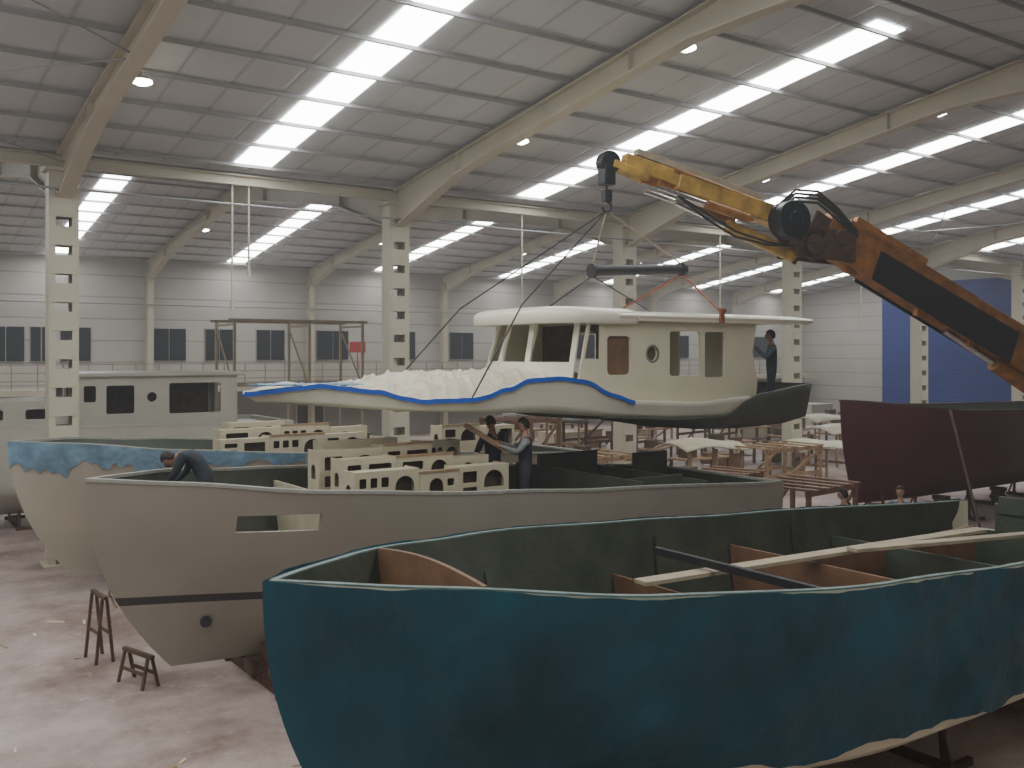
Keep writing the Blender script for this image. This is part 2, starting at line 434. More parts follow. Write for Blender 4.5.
def sweep(pts,w,h,closed=False,dz=0):
    mb=MB(); n=len(pts); rows=[]
    for i,p in enumerate(pts):
        a=pts[(i-1)%n] if (closed or i>0) else p; b=pts[(i+1)%n] if (closed or i<n-1) else p
        d=(b-a); d.z=0
        if d.length<1e-6: d=V((0,1,0))
        d.normalize(); nn=V((-d.y,d.x,0))
        rows.append([p+nn*w/2+V((0,0,dz-h/2)),p-nn*w/2+V((0,0,dz-h/2)),p-nn*w/2+V((0,0,dz+h/2)),p+nn*w/2+V((0,0,dz+h/2)),p+nn*w/2+V((0,0,dz-h/2))])
    if closed: rows.append(rows[0])
    mb.grid(rows)
    if not closed:
        for r in(rows[0],rows[-1]): mb.add(r[:4],[(0,1,2,3)])
    mb2=MB(); mb2.v=mb.v; mb2.f=mb.f; mb2.m=mb.m
    _o=mb2.obj
    mb2.obj=lambda *a,**k:_o(*a,**dict(k,merge=True))
    return mb2
SH=[(0,2.9),(1,2.86),(2.5,2.72),(5,2.55),(7,2.42),(12,2.14)]
SA=[(0,2.85),(1,2.80),(2.5,2.67),(5,2.51),(7,2.40),(12,2.16)]
LA=12.1
hA=Hull(2.52,6.6,LA,1.82,SA)
bA=E('boat_hull',(2.52,6.6,0),'open boat hull wrapped in wrinkled teal film, green inside','boat')
hA.shell(M_cream,M_olive,M_rim,bA,gw=.055,gh=.025,cuts=[((2.52+LA,7.93,2.15),(.9,.46,.8))])
hA.film(M_film,bA,1.08,amp=.06); hA.sole(1.25,M_olive,bA)
def bulkhead(h,xw,z0,z1,m,par,name='plywood_bulkhead',crown=0,inset=.10):
    x=xw-h.bx; zs=[z0+(z1-z0)*i/5 for i in range(6)]
    hs=[h.half(x,z)-inset for z in zs]
    pts=[(h.yc+a,z) for a,z in zip(hs,zs)]
    pts+=[(h.yc+hs[-1]*(1-2*i/10),z1+crown*math.sin(math.pi*i/10)) for i in range(1,10)]
    pts+=[(h.yc-a,z) for a,z in list(zip(hs,zs))[::-1]]
    return plate(name,pts,[],.04,m,MYZ(xw),par)
bulkhead(hA,3.85,2.05,2.80,M_ply,bA,'bow_bulkhead',.06,inset=.085)
bulkhead(hA,7.3,1.25,1.95,M_ply,bA); bulkhead(hA,9.3,1.25,2.05,M_ply,bA); bulkhead(hA,11.3,1.25,1.95,M_oliveout,bA)
MB().box((9.3,5.75,1.62),(4.0,.05,.8)).obj('engine_bed_panel',M_ply,bA)
MB().box((11.4,7.45,1.6),(4.2,.05,.75)).obj('engine_bed_panel',M_ply,bA)
MB().beam((7.6,7.9,2.25),(7.7,5.3,2.2),.07,.08).obj('cross_bar',M_dark,bA)
MB().box((14.56,6.9,2.16),(.07,1.45,.26)).obj('transom_board',M_oliveout,bA)
for x in(2.8,5.5,8.0):
    MB().beam((2.52+x,6.6+(hA.half(x,1.6)-.10),1.6),(2.52+x,6.6+(hA.half(x,2.3)-.09),2.3),.07,.04).obj('frame_rib',M_olive,bA)
for (a,b,w,lab) in(((6.75,7.25,2.13),(12.4,6.75,2.14),.20,'long pale scaffold plank laid fore and aft inside the hull'),((9.6,6.75,2.21),(13.6,6.20,2.08),.16,'second pale plank laid on the bulkheads inside the hull')):
    tag(MB().beam(a,b,w,.045).obj('wooden_plank',M_plank,bevel=.004),lab,'plank')
LB=11.35
hB=Hull(2.54,12.8,LB,1.85,SH)
bB=E('boat_hull',(2.54,12.8,0),'grey-beige open boat hull with thin dark waterline, being fitted out','boat')
hB.shell(M_hull2,M_olive,M_rim2,bB,cuts=[((4.60,11.65,2.325),(.95,1.5,.22))])
hB.sole(1.65,M_woodd,bB)
hh=hB.half(1.42,1.0)
MB().cyl((4.02,12.8-hh+.12,1.0),(3.94,12.8-hh-.025,.98),.062,.062,18).cyl((3.945,12.8-hh-.02,.98),(3.94,12.8-hh-.03,.98),.075,.075,18).obj('thruster_fitting',M_dark,bB)
bulkhead(hB,5.6,1.65,2.5,M_furn,bB); bulkhead(hB,10.4,1.65,2.45,M_oliveout,bB)
bulkhead(hB,11.9,1.65,2.35,M_oliveout,bB)
MB().box((12.6,12.8,2.0),(1.6,2.4,.05)).obj('cockpit_deck',M_woodd,bB)
MB().box((11.2,14.0,2.38),(1.4,.06,.5)).obj('engine_box_panel',M_oliveout,bB)
MB().box((11.2,11.75,2.2),(1.4,.06,.4)).obj('engine_box_panel',M_oliveout,bB)
MB().box((13.2,13.9,2.30),(.9,.05,.45)).obj('coaming_panel',M_oliveout,bB)
hC=Hull(2.52,19.0,12.0,1.85,SH)
bC=E('boat_hull',(2.52,19,0),'pale beige open boat hull with light blue film along the bow','boat')
hC.shell(M_hull1,M_oliveout,M_rim2,bC); hC.sole(1.6,M_woodd,bC)
hC.film(M_film2,bC,2.42,.40,rag=.38,rf=26,amp=.03)
bulkhead(hC,10.5,1.6,2.5,M_furn,bC)
SD=[(0,3.0),(3,2.75),(6,2.6),(12,2.5)]
hD=Hull(-1.2,27.8,12.0,1.85,SD)
bD=E('motor_boat',(-1.2,27.8,0),'white motor boat under construction with unglazed wheelhouse','boat')
hD.shell(M_white,M_white,M_white,bD); 
rows=[]
for i in range(25):
    x=.15+11.7*i/24; h=hD.half(x,2.45)-.05; rows.append([V((-1.2+x,27.8-h,lerp_tab(SD,x)-.1)),V((-1.2+x,27.8+h,lerp_tab(SD,x)-.1))])
MB().grid(rows).obj('deck',M_white,bD)
cabh=[rrect(5.75,2.88,6.45,3.62,.05),rrect(7.35,2.84,8.75,3.66,.05),circ(6.9,3.3,.13),rrect(5.2,3.2,5.5,3.62,.05)]
plate('cabin_side',[(4.9,2.5),(9.2,2.4),(9.2,3.85),(5.0,3.85)],cabh,.05,M_white,MXZ(26.4),bD)
plate('cabin_side',[(4.9,2.5),(9.2,2.4),(9.2,3.85),(5.0,3.85)],cabh[:2],.05,M_white,MXZ(29.2),bD)
MB().box((7.1,28.6,3.1),(4.0,.05,1.3)).obj('inner_partition',M_woodd,bD)
plate('cabin_front',[(26.4,2.5),(29.2,2.5),(29.2,3.85),(26.4,3.85)],[rrect(26.6,3.2,27.7,3.7,.05),rrect(27.9,3.2,29.0,3.7,.05)],.05,M_white,MYZ(5.0),bD)
plate('cabin_back',[(26.4,2.4),(29.2,2.4),(29.2,3.85),(26.4,3.85)],[rrect(27.5,2.5,28.2,3.7,.05)],.05,M_white,MYZ(9.2),bD)
MB().box((7.1,27.8,3.9),(4.7,3.1,.1)).obj('cabin_roof',M_white,bD,bevel=.03)
plate('fore_cabin_side',[(1.6,2.65),(5.0,2.5),(5.0,3.3),(2.3,3.2)],[rrect(2.8,2.8,3.4,3.05,.05),rrect(3.9,2.8,4.5,3.05,.05)],.05,M_white,MXZ(26.7),bD)
plate('fore_cabin_side',[(1.6,2.65),(5.0,2.5),(5.0,3.3),(2.3,3.2)],[],.05,M_white,MXZ(28.9),bD)
MB().add([(1.6,26.7,2.65),(1.6,28.9,2.65),(2.3,28.9,3.2),(2.3,26.7,3.2),(5,28.9,3.3),(5,26.7,3.3)],[(0,1,2,3),(3,2,4,5)]).obj('fore_cabin_roof',M_white,bD)
SE=[(0,3.3),(3,3.02),(8,2.9),(12,2.85)]
hE=Hull(20.3,14.6,12.0,1.8,SE,K=.6,rake=.6)
bE=E('boat_hull',(20.3,14.6,0),'dark maroon open boat hull standing beside the crane','boat')
hE.shell(M_maroon,M_olive,M_rust,bE); hE.sole(1.8,M_woodd,bE)
def cradle(h,x):
    xw=h.bx+x; e=E('boat_cradle',(xw,h.yc,0),'rusty steel boat cradle with timber blocks under a hull','boat stand','boat cradles')
    zk=h.keel(x)
    y1=min(.95,.85*h.half(x,zk+.34)); z1=h.zat(x,y1)-.09
    mb=MB().box((xw,h.yc,.045),(.08,2.0,.09))
    for sd in(-1,1):
        mb.beam((xw,h.yc+sd*(y1+.04),.08),(xw,h.yc+sd*y1,z1),.06,.06)
        mb.beam((xw,h.yc+sd*.98,.08),(xw,h.yc+sd*(y1+.03),z1*.7),.04,.04)
        mb.box((xw+.15,h.yc+sd*.98,.04),(.5,.07,.08))
    mb.obj('cradle_frame',M_rust,e)
    h0=max(.06,zk-.14); n=max(1,int(h0/.1)); mb=MB()
    for i in range(n): mb.box((xw,h.yc,.09+h0*(i+.5)/n),(.25,.4 if i%2 else .3,h0/n-.005))
    mb.obj('timber_block',M_woodd,e,bevel=.008)
for h,xs in((hA,(2.4,4.3,7.2,10.2)),(hB,(2.2,4.3,7.2,10.2)),(hC,(2.0,4.3,7.5,10.5)),(hD,(2.2,5,8,10.5)),(hE,(1.5,4.5,7.5,10))):
    for x in xs: cradle(h,x)
def trestle(x,y,w,hh,rz,label):
    e=E('timber_trestle',(x,y,0),label,'trestle','timber trestles',local=True); e.rotation_euler=(0,0,rz)
    MB().box((0,0,hh),(.06,w,.05)).obj('top_rail',M_woodd,e)
    for sy in(-1,1):
        for sx in(-1,1): MB().beam((sx*.12,sy*(w/2-.06),0),(sx*.03,sy*(w/2-.07),hh-.02),.04,.035).obj('leg',M_woodd,e)
    MB().box((.07,0,hh*.45),(.02,w-.1,.045)).obj('stretcher',M_woodd,e)
    MB().box((-.07,0,hh*.45),(.02,w-.1,.045)).obj('stretcher',M_woodd,e)
trestle(3.35,13.5,.7,.42,.3,'dark old timber trestle under the boat bow')
trestle(3.15,14.9,.6,.95,.1,'dark old timber trestle between two bows')
trestle(9.7,3.9,1.2,.8,.2,'dark old timber trestle beside the teal hull')
tag(MB().path([V((2.95+.05*math.sin(t*.9),13.15+.10*math.cos(t*.9),1.75-.07*t+.03*math.sin(3*t))) for t in [i*.5 for i in range(18)]],.018).obj('rope',M_rope),'pale rope hanging in loops at the boat bow','rope')
# ------------------------------------------------------------------ furniture modules
def arch(x0,y0,x1,y1,n=8):
    r=(x1-x0)/2; yc=max(y0+.01,y1-r); return [(x0,y0),(x1,y0)]+[((x0+x1)/2+r*math.cos(pi*i/n),yc+min(r,y1-yc)*math.sin(pi*i/n)) for i in range(n+1)]
def cabinet(x,y,z,w,d,h,fh,label,top=False,step=False,trim=False):
    e=E('cabinet_module',(x,y,z),label,'cabinet','cream cabin furniture modules',local=True)
    sc=lambda r,W:(arch if len(r)>4 else rrect)(*([q*s for q,s in zip(r,(W,h,W,h))]+([] if len(r)>4 else [.02])))
    plate('front_panel',[(0,0),(w,0),(w,h),(0,h)],[sc(r,w) for r in fh],.018,M_furn,MXZ(0),e)
    plate('side_panel',[(0,0),(d,0),(d,h),(d*.55,h),(d*.5,h*.93),(0,h*.93)] if step else [(0,0),(d,0),(d,h),(0,h)],[sc((.3,.68,.7,.84,1),d)],.018,M_furn,MYZ(0),e)
    plate('side_panel',[(0,0),(d,0),(d,h),(0,h)],[],.018,M_furn,MYZ(w),e)
    MB().box((w/2,d,h*.49),(w,.018,h*.98)).obj('back_panel',M_furn,e)
    if top: MB().box((w/2,d/2,h-.03),(w-.02,d-.02,.02)).obj('shade_lid',M_furn,e)  # lid added to shut light out, so the openings look dark
    if trim: MB().box((w/2,-.005,h+.015),(w+.02,.04,.03)).obj('top_trim',M_wood,e)
    MB().box((w/2,d*.5,h*.58),(w-.04,d-.04,.02)).obj('shelf',M_woodd,e)  # shelf coloured dark to imitate the shade inside the carcass
    MB().box((w/2,d*.45,h*.76),(w-.04,.015,h*.38)).obj('shade_backing',M_woodd,e)  # dark sheet behind the openings, standing in for interior shade
F1=[(.08,.78,.36,.93),(.50,.70,.90,.93,1),(.08,.60,.36,.72)]
F2=[(.10,.84,.46,.94),(.60,.64,.9,.94,1),(.10,.62,.3,.76)]
F3=[(.24,.62,.60,.92,1),(.70,.80,.88,.9)]
F4=[(.06,.80,.17,.92),(.23,.80,.34,.92),(.40,.80,.52,.92),(.62,.66,.93,.92,1),(.07,.62,.5,.72)]
F5=[(.08,.86,.34,.93),(.08,.76,.34,.83),(.08,.66,.34,.73),(.48,.62,.92,.93)]
lab=['cream plywood galley unit with drawer cut-outs','cream plywood berth base with arched opening','tall cream plywood locker with arched opening','low cream plywood cabin unit with row of openings','cream plywood chest carcass with stacked drawer holes']
FF=[F1,F2,F3,F4,F5]
def fit(x0,y0,z0,lst):
    for i,(x,y,w,d,h,f,tp) in enumerate(lst): cabinet(x0+x,y0+y,z0,w,d,h,FF[f],lab[f],True,False,i%3==1)
fit(5.85,11.75,1.67,[(0,.25,1.0,.4,1.16,3,0),(1.02,.25,.66,.4,1.08,2,0),(1.70,.28,.9,.4,1.12,0,0),
  (.1,.85,.85,.4,1.28,4,0),(.97,.85,.98,.4,1.26,1,0),(1.97,.88,.66,.4,1.20,2,0),
  (.0,1.45,1.05,.4,1.36,0,0),(1.07,1.45,.85,.4,1.38,4,0),(2.0,1.85,.7,.4,1.36,3,0),(.3,2.0,1.3,.35,1.44,2,1)])
fit(6.0,17.75,1.62,[(0,.35,.96,.4,1.20,4,0),(.98,.35,1.15,.4,1.22,3,0),(2.15,.4,.9,.4,1.20,0,0),
  (.2,1.0,1.25,.4,1.34,1,0),(1.47,1.0,1.05,.4,1.36,3,1),(2.54,1.05,.9,.4,1.28,2,0),(.6,1.65,1.2,.4,1.42,0,0),(5.2,.8,1.0,.5,1.2,0,0),(6.4,.8,.8,.5,1.15,4,0)])
# ------------------------------------------------------------------ lifted deck and wheelhouse
mx,my=4.98,14.0; ML=11.3; MBm=1.8
dk=E('deck_superstructure',(mx,my,3.1),'cream boat deck and wheelhouse moulding hanging from the crane','boat superstructure')
def mh(x,k=1.0): return MBm*plan(max(0,min(1,(x-mx)/ML)))*k
ZT=[(4.98,3.90),(5.9,4.02),(6.6,3.93),(7.2,3.78),(8.05,3.79),(8.6,3.94),(9.0,4.08),(9.6,4.10),(10.1,4.04),(10.7,3.80),(11.2,3.66),(12.9,3.58),(13.9,3.60),(16.3,3.92)]
ZB=[(4.98,3.74),(7.3,3.60),(9,3.53),(11.1,3.38),(12.4,3.30),(13.6,3.28)]
def mxs(a,b,n): return [a+(b-a)*(i/n)**1.4 for i in range(n+1)] if a==mx else [a+(b-a)*i/n for i in range(n+1)]
def band(xs,zt,zb,m,name,off=0,th=.04,transom=False,flare=.07):
    seq=[(x,-1) for x in xs[::-1]]+[(x,1) for x in (xs[1:] if xs[0]==mx else xs)]
    def row(x,sd):
        a,b=zb(x),zt(x); r=[]
        for j in range(5):
            t=j/4; h=mh(x)*(1-flare+flare*t)+off if mh(x)>0.01 else 0
            r.append(V((x+(.25*(1-t)*(1-(x-mx)/2) if x<mx+2 else 0),my+sd*h,a+(b-a)*t)))
        return r
    if xs[0]==mx: rows=[row(x,s) for x,s in seq]; mb=MB().grid(rows)
    else:
        mb=MB()
        for sd in(-1,1): mb.grid([row(x,sd) for x in xs])
    if transom: mb.grid([row(xs[-1],-1),row(xs[-1],1)])
    return mb.obj(name,m,dk,merge=True,solid=th,ang=50)
ff=lambda T:(lambda x:lerp_tab(T,x))
band(mxs(mx,14.3,56),ff(ZT[:-2]+[(13.9,3.64),(14.3,3.66)]),ff(ZB),M_cream2,'deck_skirt')
band(mxs(10.6,16.28,38),ff([(10.6,3.40),(11.0,3.38),(12.4,3.30),(13.6,3.31),(14.28,3.60),(14.6,3.70),(16.3,3.86)]),ff([(10.6,3.36),(12.0,3.17),(13.2,3.08),(14.2,3.05),(15.4,3.07),(16.3,3.18)]),M_oliveout,'cockpit_side',transom=True,flare=.10,off=.015)
for sd in(-1,1):
    p=[V((x+.0,my+sd*(mh(x)+.035) ,lerp_tab(ZT,x)-.03+.015*noise.noise(V((x*5,sd,0))))) for x in mxs(mx,11.2,80)[1:]]
    sweep(p,.03,.07).obj('masking_tape',M_tape,dk)
rows=[]
for i in range(26):
    x=5.1+1.5*i/25; h=mh(x)*.5
    rows.append([V((x,my-h-.25+.5*j/8-.05*math.sin(i*.9),4.00+.03*noise.noise(V((i*.7,j*.8,3)))+.02*(j%2))) for j in range(9)])
MB().grid(rows).obj('loose_film',M_film2,dk,solid=.005,ang=80)
rows=[]
for x in mxs(mx,16.2,40)[1:]:
    z=min(lerp_tab(ZT,x)-.10,3.82) if x<10 else 3.5
    if x>14.75: z=3.14
    h=mh(x)-.05; 
    if x>10: h*=.9
    rows.append([V((x+.05,my-h,z)),V((x+.05,my-h*.5,z+.05)),V((x+.05,my,z+.07)),V((x+.05,my+h*.5,z+.05)),V((x+.05,my+h,z))])
MB().grid(rows).obj('deck_surface',M_cream2,dk,solid=.03)
MB().box((14.82,my,3.38),(.04,2.6,.42)).obj('cockpit_riser',M_cream,dk)
MB().box((15.5,my,3.15),(1.4,2.5,.05)).obj('cockpit_sole',M_woodd,dk)
rows=[]
for i in range(150):
    x=5.75+4.5*i/149; row=[]
    for j in range(70):
        t=-1+2*j/69; w=min(1.42,mh(x)-.12)
        e=1-abs(t)**3.5; fr=sm((x-5.75)/1.8)
        f1=max(0,1-abs(noise.noise(V((x*1.7+t*1.2,t*.6,2))))*5); f2=max(0,1-abs(noise.noise(V((x*3.1-t*1.6,t*.8,9))))*5); f3=max(0,1-abs(noise.noise(V((x*5-t*4,t*3,4))))*4)
        z=3.72+e*fr*(.33+.05*(x-7)/3)+.03*noise.noise(V((x*1.5,t*2.0,1)))*e+(.06*f1+.045*f2+.025*f3)*(.4+.6*e)
        row.append(V((x,my+t*w,z+.02)))
    rows.append(row)
MB().grid(rows).obj('dust_sheet',M_cloth,dk,ang=80,solid=.01)
Yn,Yf=12.62,15.38
side=[(10.25,3.7),(11.2,3.45),(14.8,3.4),(14.86,3.9),(14.72,4.5),(14.85,5.12),(10.55,5.12)]
holes=[[(10.44,4.38),(10.80,4.38),(10.80,4.98),(10.58,4.98)],rrect(10.95,4.10,11.50,4.78,.08),circ(12.02,4.47,.13,28),rrect(12.46,4.06,13.26,4.88,.06),rrect(13.38,4.02,13.92,4.88,.05)]
plate('cabin_side',side,holes,.05,M_cream,MXZ(Yn),dk)
plate('cabin_side',side,[holes[3],holes[4]],.05,M_cream,MXZ(Yf),dk)  # front window left out on this side to keep the wheelhouse dark
MB().box((11.22,Yn+.05,4.44),(.60,.02,.70)).obj('opening_cover',M_ply,dk)
MB().box((12.02,Yn+.25,4.3),(.5,.4,1.2)).obj('inner_locker',M_woodd,dk)
def pframe(pts,holes,name,p0,p1,p2):
    p0,p1,p2=V(p0),V(p1),V(p2); a=p1-p0; b=p2-p0; n=a.cross(b).normalized()
    la,lb=a.length,b.length; a.normalize(); b=n.cross(a)
    M=Matrix(((a.x,b.x,n.x,p0.x),(a.y,b.y,n.y,p0.y),(a.z,b.z,n.z,p0.z),(0,0,0,1)))
    return plate(name,[(x*la,y*lb) for x,y in pts],[[(x*la,y*lb) for x,y in h] for h in holes],.05,M_cream2,M,dk)
Q=[(0,0),(1,0),(1,1),(0,1)]
hq=[[(.10,.42),(.90,.42),(.90,.93),(.10,.93)]]
pframe(Q,hq,'windscreen_frame',(10.15,Yn,3.75),(9.78,13.55,3.75),(10.55,Yn,5.1))
pframe(Q,hq,'windscreen_frame',(9.78,13.55,3.75),(9.78,14.45,3.75),(10.20,13.55,5.1))
pframe(Q,hq,'windscreen_frame',(9.78,14.45,3.75),(10.15,Yf,3.75),(10.20,14.45,5.1))
plate('aft_bulkhead',[(Yn,3.4),(Yf,3.4),(Yf,5.12),(Yn,5.12)],[rrect(13.9,3.45,14.6,4.95,.05)],.05,M_cream,MYZ(14.72),dk)
plate('shade_bulkhead',[(Yn+.03,3.5),(Yf-.03,3.5),(Yf-.03,5.1),(Yn+.03,5.1)],[rrect(13.7,3.55,14.4,4.9,.05)],.04,M_woodd,MYZ(11.65),dk)  # dark bulkhead set forward so its colour reads as shade behind the windows
def roofpiece(x0,x1,y0,y1,zb,th,name,r=.25,fr=.3):
    out=[]
    n=8
    for cx,cy,a in((x1-r,y1-r,0),(x0+fr,y1-fr,90),(x0+fr,y0+fr,180),(x1-r,y0+r,270)):
        rr=r if cx==x1-r else fr
        for i in range(n+1):
            t=math.radians(a+90*i/n); out.append((cx+rr*math.cos(t),cy+rr*math.sin(t)))
    c=V(((x0+x1)/2,(y0+y1)/2)); rows=[]
    def ring(s,z): return [V((c.x+(p[0]-c.x)*s,c.y+(p[1]-c.y)*s,z)) for p in out+[out[0]]]
    prof=[(.001,zb+.02),(.95,zb+.02),(.985,zb),(1,zb+.03),(1,zb+th*.55),(.985,zb+th*.82),(.94,zb+th),(.85,zb+th+.03),(.6,zb+th+.06),(.001,zb+th+.08)]
    return MB().grid([ring(a,b) for a,b in prof]).obj(name,M_cream2,dk,ang=40)
roofpiece(9.78,11.7,12.45,15.55,4.99,.25,'visor_roof',fr=.7)
roofpiece(10.9,16.55,12.42,15.58,5.09,.10,'cabin_roof')
MB().box((13.9,12.46,5.08),(4.7,.05,.06)).obj('roof_gutter',M_cream,dk)
MB().box((13.9,15.54,5.08),(4.7,.05,.06)).obj('roof_gutter',M_cream,dk)
ring=MB(); 
for i in range(28):
    a0,a1=2*pi*i/28,2*pi*(i+1)/28
    P=lambda a,r,y:V((12.02+r*math.cos(a),y,4.47+r*math.sin(a)))
    for r0,r1,y0,y1 in((.13,.165,Yn-.04,Yn-.04),(.165,.165,Yn-.04,Yn-.02),(.13,.13,Yn-.04,Yn-.02)):
        ring.add([P(a0,r0,y0),P(a1,r0,y0),P(a1,r1,y1),P(a0,r1,y1)],[(0,1,2,3)])
ring.obj('porthole_ring',M_chrome,dk,merge=True)
# ------------------------------------------------------------------ crane
def cy(X): return 15.29-.2234*X
def cp(X,z,o=0): return V((X+.218*o,cy(X)+.976*o,z))
cr=E('knuckle_boom_crane',(23.4,cy(23.4),0),'orange and yellow knuckle boom crane holding the lifted deck','crane')
bx,by=23.6,cy(23.6)
MB().box((bx+1.5,by-.2,.95),(6.5,2.2,.35)).obj('carrier_chassis',M_blk,cr,bevel=.03)
for wx in(-1.0,.3,3.6):
    for sy in(-1,1):
        MB().cyl((bx+wx,by-.2+sy*.85,.5),(bx+wx,by-.2+sy*1.15,.5),.5,.5,24).cyl((bx+wx,by-.2+sy*1.14,.5),(bx+wx,by-.2+sy*1.18,.5),.22,.2,12).obj('wheel',M_dark,cr,bevel=.03)
MB().cyl((bx,by,1.1),(bx,by,2.4),.5,.42,20).box((bx,by,2.9),(.7,.7,1.2)).obj('slewing_column',M_org,cr,bevel=.03)
MB().beam(cp(15.75,6.88),cp(23.7,3.35),.42,.78,0,.5,1.02).obj('main_boom',M_org,cr,bevel=.04)
for o in(-.25,.25): MB().beam(cp(16.9,6.22,o),cp(20.6,4.58,o),.03,.62,0,.03,.72).obj('boom_side_panel',M_blk,cr)
mb=MB().beam(cp(16.3,7.07),cp(19.6,5.62),.46,.06).beam(cp(16.6,7.14),cp(18.4,6.36),.12,.12)
for X in(16.5,18.3,19.7,21.2):
    z=6.88+(X-15.75)*(3.35-6.88)/(23.7-15.75); mb.beam(cp(X,z-.50-(X-16)*.012),cp(X+.12,z+.42+(X-16)*.012),.5,.1)
mb.obj('boom_bands',M_org,cr)
MB().cyl(cp(22.9,2.9),cp(20.3,4.25),.16).cyl(cp(20.3,4.25),cp(18.9,4.95),.07,mi=1).obj('lift_cylinder',[M_org,M_chrome],cr)
mb=MB()
for o in(-.28,.28):
    mb.beam(cp(14.95,6.62,o),cp(16.35,6.55,o),.05,.6).beam(cp(15.2,6.3,o),cp(15.6,7.15,o),.05,.4)
mb.cyl(cp(15.35,6.55,-.36),cp(15.35,6.55,.36),.2,.2,16).cyl(cp(16.0,6.72,-.34),cp(16.0,6.72,.34),.16,.16,16)
mb.obj('knuckle_joint',M_rust,cr,bevel=.02)
MB().cyl(cp(14.72,6.98,-.55),cp(14.72,6.98,-.18),.36,.36,28).cyl(cp(14.72,6.98,-.58),cp(14.72,6.98,-.55),.15,.15,16).obj('winch_drum',M_blk,cr,bevel=.02)
MB().beam(cp(15.3,6.92),cp(12.5,7.62),.36,.38,0,.32,.32).obj('outer_boom',M_yel,cr,bevel=.03)
MB().beam(cp(12.7,7.60),cp(11.45,7.92),.26,.28,0,.22,.24).beam(cp(11.9,7.62),cp(11.2,7.83),.3,.14).obj('boom_extension',M_yel,cr,bevel=.02)
MB().beam(cp(14.3,7.44),cp(11.7,8.08),.16,.12).obj('boom_top_rail',M_plank,cr,bevel=.01)
for X in(11.95,12.3,12.7,13.1,13.5,14.0):
    z=6.92+(15.3-X)*.25; MB().beam(cp(X,z-.24),cp(X+.06,z+.28),.42,.06).obj('boom_collar',M_org,cr,bevel=.01)
MB().cyl(cp(15.1,6.36),cp(13.6,6.86),.13).cyl(cp(13.6,6.86),cp(12.5,7.24),.06,mi=1).obj('outer_cylinder',[M_yel,M_chrome],cr)
for o in(-.24,.24): MB().cyl(cp(13.9,6.98,o),cp(13.0,7.2,o),.09).cyl(cp(13.0,7.2,o),cp(12.0,7.44,o),.045,mi=1).obj('extension_cylinder',[M_org,M_chrome],cr)
for o in(-.12,.12): MB().cyl(cp(14.2,7.33,o),cp(12.4,7.80,o),.05).obj('top_cylinder',M_org,cr)
for z0 in(0,.08,.15,.22):
    MB().path([cp(14.4,7.1+z0*.3,-.3),cp(14.9,7.35+z0,-.32),cp(15.4,7.35+z0,-.34),cp(15.9,7.05+z0,-.32),cp(16.4,6.75+z0*.5,-.28)],.025).obj('hydraulic_hose',M_dark,cr)
for z0 in(0,.10):
    MB().path([cp(12.4,7.3,-.25),cp(13.0,7.02-z0,-.25),cp(13.6,6.72-z0,-.28),cp(14.3,6.55-z0*.5,-.3),cp(14.9,6.5,-.3)],.022).obj('hydraulic_hose',M_dark,cr)
MB().path([cp(20.9,4.35,-.35),cp(21.1,3.95,-.5),cp(21.0,3.45,-.5),cp(21.6,3.0,-.4),cp(22.6,2.8,-.3)],.07).obj('hydraulic_hose',M_dark,cr)
MB().cyl(cp(11.15,7.85,-.12),cp(11.15,7.85,.12),.2,.2,20).box(cp(11.12,7.62),(.25,.22,.35)).obj('boom_head',M_blk,cr,bevel=.02)
hk=MB().path([cp(11.12,7.5),cp(11.12,7.32)],.02).box(cp(11.12,7.26),(.16,.12,.2))
pts=[cp(11.12+.09*math.sin(t),7.07+.09*math.cos(t)) for t in [i*.35 for i in range(14)]]
hk.path(pts,.025); hk.obj('crane_hook',M_dark,cr,bevel=.005)
H=cp(11.12,7.0)
sp=MB().cyl((11.75,14.0,6.05),(14.25,14.0,6.2),.10,.10,16)
for x,z in((11.8,6.05),(14.2,6.2)): sp.cyl((x-.04,14,z),(x+.04,14,z),.14,.14,16)
tag(sp.obj('spreader_bar',M_dark),'dark steel spreader tube above the wheelhouse roof','spreader bar')
def sling(pts,r,m,label,name='lifting_sling'): tag(MB().path(pts,r,8).obj(name,m),label,'lifting sling','lifting slings')
sling([H,V((14.2,14.0,6.30))],.018,M_rope,'taut pale sling from hook to spreader bar')
sling([H,V((11.8,14.0,6.15))],.018,M_rope,'taut pale sling from hook to spreader bar')
sling([H,V((9.35,12.9,5.30)),V((8.0,12.35,3.80))],.014,M_dark,'long dark sling from hook to foredeck')
sling([H,V((9.5,15.1,5.30)),V((8.2,15.5,3.80))],.014,M_dark,'long dark sling from hook to foredeck')
for yy in(12.4,15.6):
    sling([V((14.2,14.0,6.1)),V((13.6,yy,5.26))],.022,M_strap,'orange strap from spreader bar to roof edge')
    sling([V((11.8,14.0,5.95)),V((11.7,yy,5.26))],.014,M_dark,'dark sling from spreader bar to roof edge')
tag(MB().box((13.6,12.37,5.18),(.10,.05,.28)).cyl((13.53,12.36,5.28),(13.67,12.36,5.28),.045).obj('strap_buckle',M_strap),'orange ratchet buckle at the roof edge','strap buckle')
